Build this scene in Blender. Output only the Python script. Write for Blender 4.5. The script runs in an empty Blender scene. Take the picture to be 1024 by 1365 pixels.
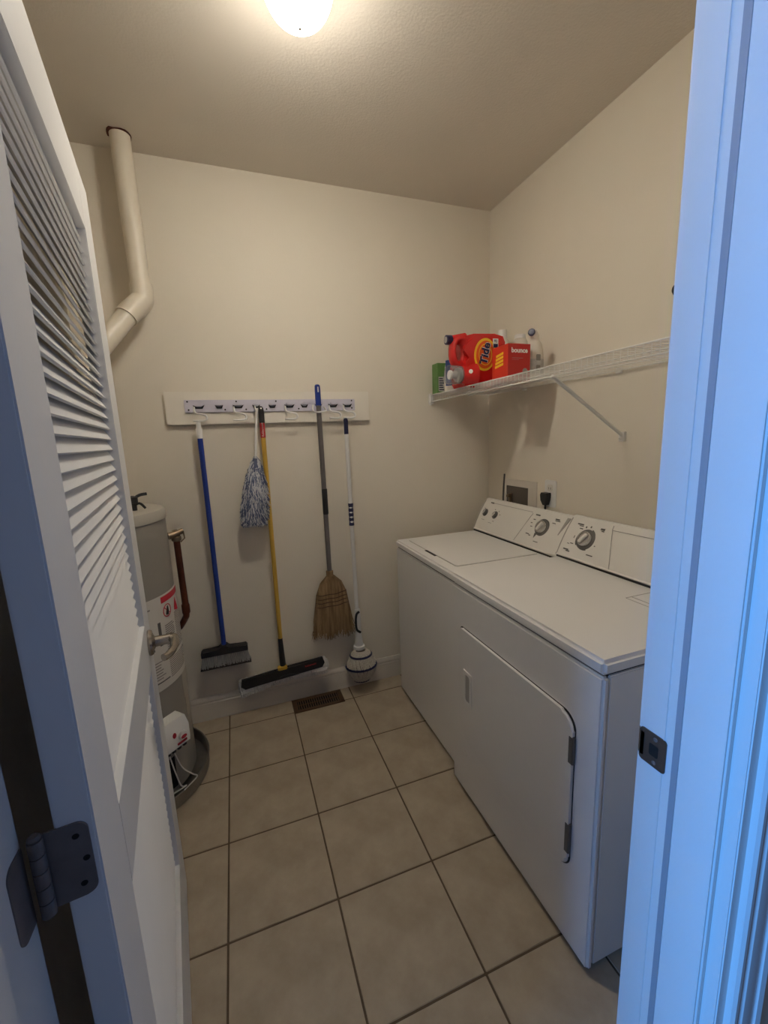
import bpy, bmesh, math, random
from mathutils import Vector, Matrix
random.seed(7)
S = bpy.context.scene
COL = S.collection
pi, sin, cos = math.pi, math.sin, math.cos

# ---------------------------------------------------------------- camera
def rotz(a): return Matrix.Rotation(a, 3, 'Z')
def rotx(a): return Matrix.Rotation(a, 3, 'X')
cam_data = bpy.data.cameras.new('camera')
cam_data.sensor_fit = 'HORIZONTAL'
cam_data.sensor_width = 36.0
cam_data.lens = 555.8851 / 1024 * 36.0
cam_data.clip_start = 0.02
cam = bpy.data.objects.new('camera', cam_data)
COL.objects.link(cam)
CAM_POS = Vector((0.0697, -2.3103, 1.5066))
cam.matrix_world = Matrix.Translation(CAM_POS) @ (rotz(-0.3393) @ rotx(1.3938) @ rotz(-0.0384)).to_4x4()
S.camera = cam

# ---------------------------------------------------------------- light and exposure
world = bpy.data.worlds.new('world')
S.world = world
world.use_nodes = True
bg = world.node_tree.nodes['Background']
bg.inputs['Color'].default_value = (0.44, 0.58, 1.0, 1)      # dim daylight of the hall behind the camera
bg.inputs['Strength'].default_value = 0.115
S.view_settings.view_transform = 'Standard'
S.view_settings.look = 'None'
S.view_settings.exposure = 0.36
S.view_settings.gamma = 1.0
S.view_settings.use_curve_mapping = False

win = bpy.data.lights.new('hall_window_daylight', 'AREA')    # the hall's window, out to the left behind the camera
win.shape = 'RECTANGLE'
win.size = 1.0
win.size_y = 1.5
win.energy = 100
win.color = (0.10, 0.38, 1.0)
wo = bpy.data.objects.new('hall_window_daylight', win)
COL.objects.link(wo)
wo.location = (-2.3, -2.5, 1.4)
wo.rotation_euler = (Vector((0.75, -1.9, 1.25)) - Vector(wo.location)).to_track_quat('-Z', 'Y').to_euler()
LAMP_EMISSION = 112.0
LAMP_COLOR = (1.0, 0.935, 0.815)

# ---------------------------------------------------------------- materials
def lin(c):
    return tuple(((v / 255 / 12.92) if v / 255 <= 0.04045 else ((v / 255 + 0.055) / 1.055) ** 2.4) for v in c)
def mat(name, rgb, rough=0.5, metal=0.0, var=0.0, vscale=6.0, rgb2=None, bump=0.0, bscale=60.0, emit=None, spec=0.5,
        coat=0.0, stretch=(1, 1, 1), alpha=None):
    m = bpy.data.materials.new(name)
    m.use_nodes = True
    nt = m.node_tree
    b = nt.nodes['Principled BSDF']
    c = lin(rgb)
    b.inputs['Base Color'].default_value = (*c, 1)
    b.inputs['Roughness'].default_value = rough
    b.inputs['Metallic'].default_value = metal
    b.inputs['Specular IOR Level'].default_value = spec
    b.inputs['Coat Weight'].default_value = coat
    if var or rgb2 or bump:
        tc = nt.nodes.new('ShaderNodeTexCoord')
        mp = nt.nodes.new('ShaderNodeMapping')
        mp.inputs['Scale'].default_value = stretch
        nt.links.new(tc.outputs['Object'], mp.inputs['Vector'])
    if var or rgb2:
        n = nt.nodes.new('ShaderNodeTexNoise')
        n.inputs['Scale'].default_value = vscale
        n.inputs['Detail'].default_value = 6
        n.inputs['Roughness'].default_value = 0.6
        nt.links.new(mp.outputs[0], n.inputs['Vector'])
        r = nt.nodes.new('ShaderNodeValToRGB')
        r.color_ramp.elements[0].position = 0.32
        r.color_ramp.elements[1].position = 0.68
        c2 = lin(rgb2) if rgb2 else tuple(v * (1 - var) for v in c)
        r.color_ramp.elements[0].color = (*c2, 1)
        r.color_ramp.elements[1].color = (*c, 1)
        nt.links.new(n.outputs['Fac'], r.inputs['Fac'])
        nt.links.new(r.outputs['Color'], b.inputs['Base Color'])
    if bump:
        n2 = nt.nodes.new('ShaderNodeTexNoise')
        n2.inputs['Scale'].default_value = bscale
        n2.inputs['Detail'].default_value = 4
        nt.links.new(mp.outputs[0], n2.inputs['Vector'])
        bp = nt.nodes.new('ShaderNodeBump')
        bp.inputs['Strength'].default_value = bump
        bp.inputs['Distance'].default_value = 0.004
        nt.links.new(n2.outputs['Fac'], bp.inputs['Height'])
        nt.links.new(bp.outputs['Normal'], b.inputs['Normal'])
    if emit:
        b.inputs['Emission Color'].default_value = (*emit[:3], 1)
        b.inputs['Emission Strength'].default_value = emit[3]
    if alpha is not None:
        b.inputs['Transmission Weight'].default_value = alpha
        b.inputs['IOR'].default_value = 1.1
    return m
M = {}
M['wall'] = mat('wall_paint', (226, 217, 201), 0.6, var=0.03, vscale=3, bump=0.12, bscale=90, spec=0.3)
M['ceiling'] = mat('ceiling_paint', (222, 213, 200), 0.62, var=0.03, vscale=4, bump=0.25, bscale=120, spec=0.3)
M['trim'] = mat('trim_paint', (222, 220, 216), 0.38, var=0.03, vscale=5, bump=0.05, bscale=60)
M['door'] = mat('door_paint', (230, 229, 228), 0.42, var=0.03, vscale=5, bump=0.06, bscale=80)
M['tile'] = mat('ceramic_tile', (178, 164, 143), 0.42, vscale=7, rgb2=(157, 142, 121), bump=0.08, bscale=40)
M['grout'] = mat('grout', (96, 81, 63), 0.9, var=0.15, vscale=30)
M['enamel'] = mat('white_enamel', (226, 223, 219), 0.28, var=0.015, vscale=3, bump=0.03, bscale=250)
M['enamel_door'] = mat('white_enamel_door', (224, 221, 217), 0.3, var=0.015, vscale=3, bump=0.03, bscale=250)
M['console'] = mat('console_plastic', (220, 216, 208), 0.36)
M['console_grey'] = mat('grey_trim_plastic', (160, 155, 148), 0.4)
M['seam'] = mat('dark_seam', (52, 48, 44), 0.8)
M['print'] = mat('grey_print', (96, 92, 88), 0.6)
M['chrome'] = mat('chrome', (210, 208, 205), 0.16, 1.0)
M['dial'] = mat('dark_grey_dial', (98, 95, 92), 0.4, 0.3)
M['nickel'] = mat('brushed_nickel', (176, 168, 158), 0.26, 1.0, var=0.08, vscale=40)
M['hinge'] = mat('aged_steel', (122, 112, 108), 0.5, 0.1, var=0.25, vscale=25)
M['bronze'] = mat('dark_bronze', (96, 84, 74), 0.4, 0.6, var=0.2, vscale=20)
M['black'] = mat('black_plastic', (24, 23, 24), 0.45)
M['dark'] = mat('dark_rubber', (38, 36, 36), 0.6)
M['white'] = mat('white_plastic', (224, 222, 218), 0.38)
M['rail'] = mat('lavender_white_plastic', (206, 202, 214), 0.4)
M['wire'] = mat('white_vinyl_wire', (226, 223, 216), 0.4)
M['base'] = mat('baseboard_paint', (212, 203, 190), 0.42, var=0.03, vscale=5)
M['recess'] = mat('box_recess', (92, 84, 76), 0.6)
M['strip'] = mat('grey_band', (150, 152, 158), 0.6)
M['board'] = mat('painted_board', (232, 225, 212), 0.5, var=0.03, vscale=8, bump=0.08, bscale=70)
M['blue'] = mat('blue_handle', (22, 52, 140), 0.35)
M['navy'] = mat('navy_plastic', (20, 23, 62), 0.4)
M['yellow'] = mat('yellow_handle', (212, 170, 70), 0.4, var=0.1, vscale=12)
M['grey_tube'] = mat('grey_painted_tube', (112, 106, 104), 0.38, 0.3, var=0.1, vscale=20)
M['red'] = mat('red_label', (178, 32, 36), 0.4)
M['straw'] = mat('broom_corn', (162, 134, 96), 0.8, vscale=60, rgb2=(104, 80, 52), stretch=(1, 1, 0.1))
M['thread'] = mat('brown_stitching', (74, 50, 32), 0.8)
M['bristle'] = mat('grey_bristle', (168, 167, 166), 0.7, var=.12, vscale=40)
M['bristle_tip'] = mat('dark_bristle_tip', (66, 58, 52), 0.8)
M['fibre_white'] = mat('white_microfibre', (196, 196, 200), 0.9, var=0.2, vscale=90)
M['fibre_blue'] = mat('blue_microfibre', (98, 106, 134), 0.9, var=0.3, vscale=90)
M['fringe'] = mat('grey_fringe', (222, 219, 214), 0.95, var=0.15, vscale=70, bump=0.6, bscale=200)
M['yarn'] = mat('cotton_yarn', (206, 198, 184), 0.95, var=0.3, vscale=120)
M['yarn_shade'] = mat('shaded_cotton_core', (84, 78, 70), 0.95)  # core coloured dark to draw the shade between the yarn strands
M['pvc'] = mat('cream_painted_pipe', (222, 212, 194), 0.42, var=0.04, vscale=10)
M['rust'] = mat('rusty_cut_edge', (92, 44, 28), 0.9, var=0.5, vscale=60)
M['tank'] = mat('grey_tank_enamel', (150, 145, 136), 0.36, var=0.04, vscale=4)
M['tank_cap'] = mat('tank_cap_enamel', (178, 172, 160), 0.34, var=0.04, vscale=6)
M['pan'] = mat('galvanised_pan', (150, 146, 138), 0.34, 0.7, var=0.3, vscale=9)
M['copper'] = mat('oxidised_copper', (112, 62, 42), 0.38, 0.6, var=0.45, vscale=14)
M['brass'] = mat('weathered_brass', (140, 122, 100), 0.38, 0.8, var=0.35, vscale=30)
M['label'] = mat('white_label', (214, 209, 200), 0.5, var=0.03, vscale=20)
M['label_text'] = mat('label_text_grey', (140, 134, 128), 0.6)
M['label_red'] = mat('label_red', (186, 40, 58), 0.5)
M['tape'] = mat('peeling_tape', (184, 176, 162), 0.45, var=0.1, vscale=20)
M['register'] = mat('brown_metal_register', (92, 68, 44), 0.45, 0.3, var=0.15, vscale=20)
M['void'] = mat('dark_recess', (22, 18, 14), 0.9)
M['jug_red'] = mat('glossy_red_plastic', (206, 32, 30), 0.26, spec=0.6)
M['orange'] = mat('orange_label', (232, 92, 30), 0.4)
M['bright_yellow'] = mat('bright_yellow_label', (246, 196, 44), 0.4)
M['text_navy'] = mat('navy_lettering', (24, 26, 78), 0.4)
M['text_white'] = mat('white_lettering', (240, 236, 232), 0.4)
M['card_red'] = mat('red_carton', (186, 34, 30), 0.42)
M['card_orange'] = mat('orange_red_carton', (214, 52, 34), 0.42)
M['green'] = mat('green_carton', (92, 134, 68), 0.5, var=0.2, vscale=30)
M['jug_white'] = mat('white_bottle_plastic', (216, 208, 196), 0.4)
M['label_grey'] = mat('grey_bottle_label', (196, 192, 187), 0.5, var=0.2, vscale=50)
M['blue_label'] = mat('blue_bottle_label', (40, 62, 120), 0.45)
M['clear'] = mat('clear_plastic', (235, 235, 235), 0.08, alpha=0.85)
M['glow'] = mat('lit_glass_dome', (250, 246, 238), 0.3, emit=(*LAMP_COLOR, LAMP_EMISSION))
# emission graded over the glass: bottom strongest, sides cut to soften the ceiling halo
_nt = M['glow'].node_tree; _b = _nt.nodes['Principled BSDF']
_g = _nt.nodes.new('ShaderNodeNewGeometry'); _sx = _nt.nodes.new('ShaderNodeSeparateXYZ'); _mr = _nt.nodes.new('ShaderNodeMapRange')
_nt.links.new(_g.outputs['Normal'], _sx.inputs[0]); _nt.links.new(_sx.outputs['Z'], _mr.inputs['Value'])
_mr.inputs['From Min'].default_value = -0.15; _mr.inputs['From Max'].default_value = -0.95
_mr.inputs['To Min'].default_value = LAMP_EMISSION * .055; _mr.inputs['To Max'].default_value = LAMP_EMISSION
_nt.links.new(_mr.outputs[0], _b.inputs['Emission Strength'])
M['hall_floor'] = mat('hall_floor_wood', (96, 66, 44), 0.5, var=0.2, vscale=6)

# ---------------------------------------------------------------- mesh helpers
I4 = Matrix.Identity(4)
def fr(o, x, y):
    x = Vector(x).normalized(); y = Vector(y).normalized(); z = x.cross(y)
    m = Matrix((x, y, z)).transposed().to_4x4(); m.translation = Vector(o)
    return m
class MB:
    def __init__(s, X=I4):
        s.b = bmesh.new(); s.X = X
    def v(s, p): return s.b.verts.new(s.X @ Vector(p))
    def f(s, vs):
        try: return s.b.faces.new(vs)
        except ValueError: return None
    def box(s, a, b, bev=0.0, seg=2, R=None):
        lo = [min(a[i], b[i]) for i in range(3)]; hi = [max(a[i], b[i]) for i in range(3)]
        vs = []
        c = Vector([(lo[i] + hi[i]) / 2 for i in range(3)])
        for z in (lo[2], hi[2]):
            for x, y in ((lo[0], lo[1]), (hi[0], lo[1]), (hi[0], hi[1]), (lo[0], hi[1])):
                p = Vector((x, y, z))
                if R: p = c + R @ (p - c)
                vs.append(s.v(p))
        fs = [s.f([vs[i] for i in q]) for q in ((3, 2, 1, 0), (4, 5, 6, 7), (0, 1, 5, 4), (1, 2, 6, 5), (2, 3, 7, 6), (3, 0, 4, 7))]
        if bev:
            es = list({e for f in fs for e in f.edges})
            bmesh.ops.bevel(s.b, geom=es, offset=bev, segments=seg, affect='EDGES', clamp_overlap=True)
        return s
    def rings(s, rs, close=True, cap=True):
        L = [[s.v(p) for p in r] for r in rs]
        n = len(L[0])
        for a, b in zip(L, L[1:]):
            for i in range(n if close else n - 1):
                j = (i + 1) % n
                s.f([a[i], a[j], b[j], b[i]])
        if cap and close:
            s.f(L[0][::-1]); s.f(L[-1])
        return s
    def tube(s, pts, r, n=8, cap=True, flat=None):
        pts = [Vector(p) for p in pts]
        rr = r if isinstance(r, (list, tuple)) else [r] * len(pts)
        t0 = (pts[1] - pts[0]).normalized()
        u = t0.orthogonal().normalized()
        rs = []
        for i, p in enumerate(pts):
            t = (pts[min(i + 1, len(pts) - 1)] - pts[max(i - 1, 0)]).normalized()
            u = (u - t * u.dot(t))
            u = u.normalized() if u.length > 1e-6 else t.orthogonal().normalized()
            w = t.cross(u)
            rs.append([p + (u * cos(2 * pi * k / n) + w * sin(2 * pi * k / n)) * rr[i] for k in range(n)])
        return s.rings(rs, True, cap)
    def lathe(s, prof, c, axis=(0, 0, 1), n=24, sy=1.0):
        ax = Vector(axis).normalized()
        u = ax.orthogonal().normalized()
        if abs(ax.z) > 0.99: u = Vector((1, 0, 0))
        w = ax.cross(u); c = Vector(c)
        rs = [[c + ax * h + u * (max(r, 1e-4) * cos(2 * pi * k / n)) + w * (max(r, 1e-4) * sy * sin(2 * pi * k / n)) for k in range(n)] for r, h in prof]
        return s.rings(rs)
    def prism(s, out, d0, d1, F=I4, bev=0.0, seg=2):
        """outline (x, y) extruded along z in frame F"""
        a = [s.v(F @ Vector((x, y, d0))) for x, y in out]
        b = [s.v(F @ Vector((x, y, d1))) for x, y in out]
        n = len(out)
        fs = [s.f(a[::-1]), s.f(b)]
        for i in range(n):
            j = (i + 1) % n
            s.f([a[i], a[j], b[j], b[i]])
        if bev:
            es = list(fs[1].edges) + list(fs[0].edges)
            bmesh.ops.bevel(s.b, geom=es, offset=bev, segments=seg, affect='EDGES', clamp_overlap=True)
        return s
    def patch(s, c, r, a0, a1, z0, z1, n=12):
        """strip of a cylinder, thin"""
        P = []
        for k in range(n + 1):
            a = a0 + (a1 - a0) * k / n
            P.append((cos(a), sin(a)))
        o = [[s.v((c[0] + r * x, c[1] + r * y, z)) for x, y in P] for z in (z0, z1)]
        i_ = [[s.v((c[0] + (r - 0.002) * x, c[1] + (r - 0.002) * y, z)) for x, y in P] for z in (z0, z1)]
        for k in range(n):
            s.f([o[0][k], o[0][k + 1], o[1][k + 1], o[1][k]])
            s.f([i_[0][k + 1], i_[0][k], i_[1][k], i_[1][k + 1]])
            s.f([o[1][k], o[1][k + 1], i_[1][k + 1], i_[1][k]])
            s.f([o[0][k + 1], o[0][k], i_[0][k], i_[0][k + 1]])
        for k in (0, n):
            s.f([o[0][k], o[1][k], i_[1][k], i_[0][k]])
        return s
    def mesh(s, name, smooth=True, ang=35):
        bmesh.ops.recalc_face_normals(s.b, faces=s.b.faces[:])
        me = bpy.data.meshes.new(name)
        s.b.to_mesh(me); s.b.free()
        if smooth:
            me.shade_smooth(); me.set_sharp_from_angle(angle=math.radians(ang))
        return me
    def build(s, name, m, parent=None, smooth=True, ang=35, **props):
        o = bpy.data.objects.new(name, s.mesh(name, smooth, ang))
        o.data.materials.append(M[m] if isinstance(m, str) else m)
        COL.objects.link(o)
        put(o, parent)
        for k, v in props.items(): o[k] = v
        return o
def put(o, parent):
    if parent is not None:
        o.parent = parent
        o.matrix_parent_inverse = Matrix.Identity(4)
        # roots stand away from the origin: keep the mesh where it was built
        off = Vector((0, 0, 0)); p = parent
        while p is not None:
            off += p.location; p = p.parent
        o.location = -off
def thing(name, label, cat, loc, group=None):
    o = bpy.data.objects.new(name, None)
    o.empty_display_size = 0.1
    o.location = loc
    COL.objects.link(o)
    o['label'] = label; o['category'] = cat
    if group: o['group'] = group
    return o
def tag(o, label, cat, group=None):
    o['label'] = label; o['category'] = cat
    if group: o['group'] = group
    return o
def struct(name, loc=None):
    o = bpy.data.objects.new(name, None); COL.objects.link(o)
    o['kind'] = 'structure'
    if loc: o.location = loc
    return o
def text(name, body, size, F, m, parent, depth=0.0008, bold=0.0, sx=1.0, shear=0.0, **props):
    cu = bpy.data.curves.new(name, 'FONT')
    cu.body = body; cu.size = size; cu.extrude = depth; cu.offset = bold
    cu.align_x = 'CENTER'; cu.align_y = 'CENTER'; cu.shear = shear; cu.resolution_u = 3
    t = bpy.data.objects.new(name, cu); COL.objects.link(t)
    dg = bpy.context.evaluated_depsgraph_get()
    me = bpy.data.meshes.new_from_object(t.evaluated_get(dg))
    bpy.data.objects.remove(t); bpy.data.curves.remove(cu)
    me.transform(F @ Matrix.Diagonal((sx, 1, 1, 1)))
    o = bpy.data.objects.new(name, me); me.materials.clear(); me.materials.append(M[m]); COL.objects.link(o)
    put(o, parent)
    for k, v in props.items(): o[k] = v
    return o
def rrect(x0, y0, x1, y1, r, n=6):
    """rounded rectangle; r = radius or (bl, br, tr, tl)"""
    r = r if isinstance(r, (list, tuple)) else (r,) * 4
    P = []
    for (cx, cy, a, q) in ((x0, y0, pi, r[0]), (x1, y0, 1.5 * pi, r[1]), (x1, y1, 0, r[2]), (x0, y1, .5 * pi, r[3])):
        ox = cx + q if cx == x0 else cx - q
        oy = cy + q if cy == y0 else cy - q
        for k in range(n + 1):
            t = a + .5 * pi * k / n
            P.append((ox + q * cos(t), oy + q * sin(t)))
    return P
def ellipse(cx, cy, rx, ry, n=32, rot=0.0):
    P = []
    for k in range(n):
        a = 2 * pi * k / n
        x, y = rx * cos(a), ry * sin(a)
        P.append((cx + x * cos(rot) - y * sin(rot), cy + x * sin(rot) + y * cos(rot)))
    return P
def smooth_path(P, n=6):
    P = [Vector(p) for p in P]; out = []
    for i in range(len(P) - 1):
        p0, p1, p2, p3 = P[max(i - 1, 0)], P[i], P[i + 1], P[min(i + 2, len(P) - 1)]
        for k in range(n):
            t = k / n
            out.append(0.5 * ((2 * p1) + (p2 - p0) * t + (2 * p0 - 5 * p1 + 4 * p2 - p3) * t * t + (3 * p1 - p0 - 3 * p2 + p3) * t ** 3))
    out.append(P[-1])
    return out
def WALLF(x, y, z): return fr((x, y, z), (1, 0, 0), (0, 0, 1))       # faces -y
def SIDEF(x, y, z): return fr((x, y, z), (0, -1, 0), (0, 0, 1))      # faces -x

# ---------------------------------------------------------------- room shell
H = 2.777
XR = 1.612
XL = -0.82
YF, YH = -1.842, -2.0          # room face and hall face of the doorway wall
JR, JL = 0.70, -0.172          # door jamb faces
MB().box((XL - .1, 0, -.05), (XR + .1, .1, H + .05)).build('wall_back', 'wall', smooth=False, kind='structure')
MB().box((XR, -1.842, -.05), (XR + .1, 0, H + .05)).build('wall_right', 'wall', smooth=False, kind='structure')
w = MB()
w.prism([(XL - .1, 0), (XL - .1, YF), (-.305, YF), (-.305, -.925), (XL, -.925), (XL, 0)], -.05, H + .05)  # unseen near part stepped in behind the door to keep its gap dark
w.build('wall_left', 'wall', smooth=False, kind='structure')
w = MB()
w.box((XL - .1, YH, -.05), (JL - .025, YF, H + .05))
w.box((JR + .025, YH, -.05), (XR + .1, YF, H + .05))
w.box((JL - .025, YH, 2.2), (JR + .025, YF, H + .05))
w.build('wall_front', 'wall', smooth=False, kind='structure')
MB().box((XL - .1, YH, H), (XR + .1, 0, H + .05)).build('ceiling', 'ceiling', smooth=False, kind='structure')
# floor: grout bed with single tiles
T, A0, R1 = 0.3454, -0.0857, -0.1294
fl = MB().box((XL - .1, -3.4, -.05), (XR + .1, 0, -.002)).build('floor', 'grout', smooth=False, kind='structure')
g = 0.0031
tile_cache = {}
for i in range(-3, 5):
    for j in range(-1, 6):
        x0, x1 = A0 + i * T + g, A0 + (i + 1) * T - g
        y1, y0 = R1 - j * T - g, R1 - (j + 1) * T + g
        x0, x1, y0, y1 = max(x0, XL), min(x1, XR), max(y0, YH - .02), min(y1, 0)
        if x1 - x0 < .02 or y1 - y0 < .02: continue
        key = (round(x1 - x0, 4), round(y1 - y0, 4))
        if key not in tile_cache:
            hx, hy = key[0] / 2, key[1] / 2
            tile_cache[key] = MB().box((-hx, -hy, -.006), (hx, hy, 0), .0015, 1).mesh('tile')
            tile_cache[key].materials.append(M['tile'])
        o = bpy.data.objects.new('tile', tile_cache[key])
        COL.objects.link(o); o.parent = fl
        o.location = ((x0 + x1) / 2, (y0 + y1) / 2, 0)
MB().box((-1.5, -3.4, -.004), (2.0, YH - .03, -.001)).build('floor_hall', 'hall_floor', smooth=False, kind='structure')

def baseboard(name, F, L):
    prof = [(0, 0), (.013, 0), (.013, .098), (.010, .104), (.010, .108), (.0125, .112), (.0115, .122), (.007, .130), (.005, .136), (0, .137)]
    m = MB()
    m.rings([[F @ Vector((x, -d, z)) for d, z in prof] for x in (0, L)])
    m.build(name, 'base', kind='structure', ang=25)
baseboard('baseboard_back', Matrix.Translation((XL, 0, 0)), XR - XL)
baseboard('baseboard_right', fr((XR, -.013, 0), (0, -1, 0), (1, 0, 0)), 1.8)

# ---------------------------------------------------------------- door frame
def jamb(name, x, s, parts):
    """s = +1: the jamb stands on the +x side of the opening"""
    r = struct(name, (x, YF, 0))
    MB().box((x, YH, 0), (x + s * .024, YF, 2.19), .002, 2).build('jamb_board', 'trim', r)
    MB().box((x - s * .011, -1.979, 0), (x + s * .002, -1.9145, 2.18), .003, 2).build('stop', 'trim', r)
    # hall casing, moulded
    pr = [(.020, 0), (.020, -.009), (.024, -.013), (.030, -.013), (.033, -.010), (.037, -.010), (.041, -.014), (.058, -.0155), (.068, -.013), (.070, -.017), (.079, -.019), (.083, -.017), (.083, 0)]
    m = MB()
    m.rings([[(x + s * a, YH + b, z) for a, b in pr] for z in (0, 2.2)])
    m.build('casing', 'trim', r, ang=20)
    pr = [(.006, 0), (.006, .009), (.012, .013), (.055, .016), (.07, .016), (.072, 0)]
    m = MB()
    m.rings([[(x + s * a, YF + b, z) for a, b in pr] for z in (0, 2.2)])
    m.build('casing', 'trim', r, ang=20)
    return r
jr = jamb('trim_1', JR, 1, None)
# paint seam, and a grey band added for the dark line beside the stop
MB().box((JR - .0012, -1.8835, 0), (JR + .002, -1.8815, 2.18)).build('paint_seam', 'trim', jr)
MB().box((JR - .0015, -1.9085, 0), (JR + .002, -1.8985, 2.18)).build('grey_band', 'strip', jr)
# strike plate with curved lip
sp = MB()
zc = .962
out = rrect(-.0485, -.030, .0, .030, .004)
F = fr((JR - .0005, -1.844, zc), (0, 1, 0), (0, 0, 1))
F = fr((JR, -1.845, zc), (0, -1, 0), (0, 0, 1))
sp.prism(rrect(-.004, -.031, .043, .031, .005), 0, .002, F, .0006, 1)
stp = sp.build('strike_plate', 'bronze', jr, label='dark bronze latch strike plate')
lip = MB()
lip.rings([[(JR - .002 + dx, -1.845 + dy, zc + z) for z in (-.022, .022)] + [(JR + dx, -1.8445 + dy, zc + z) for z in (.022, -.022)] for dx, dy in ((0, -.004), (.0, .003), (.003, .008), (.008, .012))])
lip.build('strike_lip', 'bronze', stp)
h = MB(); h.prism(rrect(.014, -.011, .030, .011, .003), .0021, .0026, F); h.build('latch_hole', 'void', stp)
for zz in (-.022, .022):
    s_ = MB(); s_.lathe([(.0001, .0035), (.0028, .0034), (.0038, .0022), (.0038, .001)], F @ Vector((.024, zz, 0)), F.to_3x3() @ Vector((0, 0, 1)), 10); s_.build('screw', 'hinge', stp)
jl = jamb('trim_2', JL, -1, None)
MB().box((JL - .024, YH, 2.18), (JR + .024, YF, 2.2)).build('trim_3', 'trim', smooth=False, kind='structure')
# hinge leaf let into the left jamb
F = fr((JL + .001, -1.845, 1.065), (0, -1, 0), (0, 0, 1))
hl = MB(); hl.prism(rrect(0, -.046, .03, .046, (.001, .012, .012, .001)), -.0005, .0015, fr((JL, -1.845, 1.065), (0, -1, 0), (0, 0, 1)) @ Matrix.Diagonal((1, 1, -1, 1)))
hl.build('hinge_leaf', 'hinge', jl)

# ---------------------------------------------------------------- louvered door, swung into the room
TH, DW, DT, DB, DH = 0.1232, 0.9144, 0.035, 0.013, 2.157
D0 = Vector((-0.2226, -0.9247, 0))
DF = Matrix(((sin(TH), 0, cos(TH), D0.x), (-cos(TH), 0, sin(TH), D0.y), (0, 1, 0, 0), (0, 0, 0, 1)))   # x: latch edge -> hinge edge, y up, z: out of the seen face
door = struct('door_1', (D0.x, D0.y, 0))
UF, UN = 0.14, 0.789
Z4, Z3, Z2, Z1 = 0.232, 0.886, 1.019, 2.013
def dbox(a, b, name, bev=.002):
    MB(DF).box(a, b, bev, 2).build(name, 'door', door)
dbox((0, DB, -DT), (UF, DH, 0), 'stile')
dbox((UN, DB, -DT), (DW, DH, 0), 'stile')
dbox((UF, DB, -DT), (UN, Z4, 0), 'rail', .001)
dbox((UF, Z3, -DT), (UN, Z2, 0), 'rail', .001)
dbox((UF, Z1, -DT), (UN, DH, 0), 'rail', .001)
# louver slats
P = 0.0255
sl = MB(DF)
tl = math.radians(61)
hw = .0172
c_, s__ = cos(tl), sin(tl)
def slat_mesh(L):
    m = MB(DF.to_3x3().to_4x4())
    prof = []
    for (a, b) in ((-hw, -.0026), (hw, -.0026), (hw + .0015, 0), (hw, .0026), (-hw, .0026), (-hw - .0015, 0)):
        # outer edge low, inner edge high
        prof.append((-(a * c_) + b * s__, a * s__ + b * c_))
    m.rings([[(x, y, z) for z, y in prof] for x in (-L / 2, L / 2)])
    me = m.mesh('slat'); me.materials.append(M['door']); return me
sm = slat_mesh(UN - UF + .008)
def add_slats(z0, z1):
    n = int((z1 - z0) / P)
    off = ((z1 - z0) - n * P) / 2
    for k in range(n + 1):
        o = bpy.data.objects.new('slat', sm); COL.objects.link(o); o.parent = door
        o.location = DF @ Vector(((UF + UN) / 2, z0 + off + k * P, -DT / 2 - .0045)) - door.location
add_slats(Z2 + .004, Z1 - .004)
add_slats(Z3 - P * int((Z3 - Z4) / P) + .004, Z3 - .004)
# lever handle
hd = MB(DF)
hx, hz = .100, .950
hd.lathe([(.0001, .0), (.036, 0), (.037, .005), (.034, .011), (.022, .014), (.0155, .018), (.014, .045), (.016, .058)], (hx, hz, 0), (0, 0, 1), 28)
rose = hd.build('door_handle', 'nickel', door, label='brushed nickel lever handle')
lv = MB(DF)
lv.tube(smooth_path([(hx - .004, hz, .056), (hx + .006, hz + .001, .064), (hx + .03, hz + .001, .068), (hx + .07, hz - .001, .064), (hx + .105, hz - .001, .052), (hx + .118, hz, .040)], 5),
        [.0155, .0155] + [.0145] * 6 + [.012] * 6 + [.0105] * 6 + [.0095] * 5 + [.010], 14)
lv.build('lever', 'nickel', rose)
# hinge on the hinge edge
ex = DF.to_3x3() @ Vector((0, 0, 1)); ey = Vector((0, 0, 1)); ez = DF.to_3x3() @ Vector((1, 0, 0))
HF = Matrix((ex, ey, ez)).transposed().to_4x4(); HF.translation = DF @ Vector((DW, 1.068, 0))
hg = MB(HF)
hg.prism(rrect(-.046, -.046, -.006, .046, (.001, .011, .011, .001)), -.0005, .0018, I4, .0005, 1)
hinge = hg.build('hinge', 'hinge', door, label='aged steel butt hinge with rounded leaf')
kn = MB(HF)
for k in range(5):
    a = -.046 + k * .0186
    kn.lathe([(.0066, a), (.0070, a + .001), (.0070, a + .0166), (.0066, a + .0176)], (-.050, 0, .006), (0, 1, 0), 14)
kn.lathe([(.0001, .046), (.0055, .0465), (.0062, .049), (.004, .0515)], (-.050, 0, .006), (0, 1, 0), 14)
kn.build('knuckle', 'hinge', hinge)
for q, zz in ((-.018, .030), (-.012, 0), (-.018, -.030)):
    sc = MB(HF)
    sc.lathe([(.0034, .0019), (.0030, .0026), (.0012, .0024), (.001, .0015)], (q, zz, 0), (0, 0, 1), 12)
    sc.build('screw', 'void', hinge)

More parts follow.
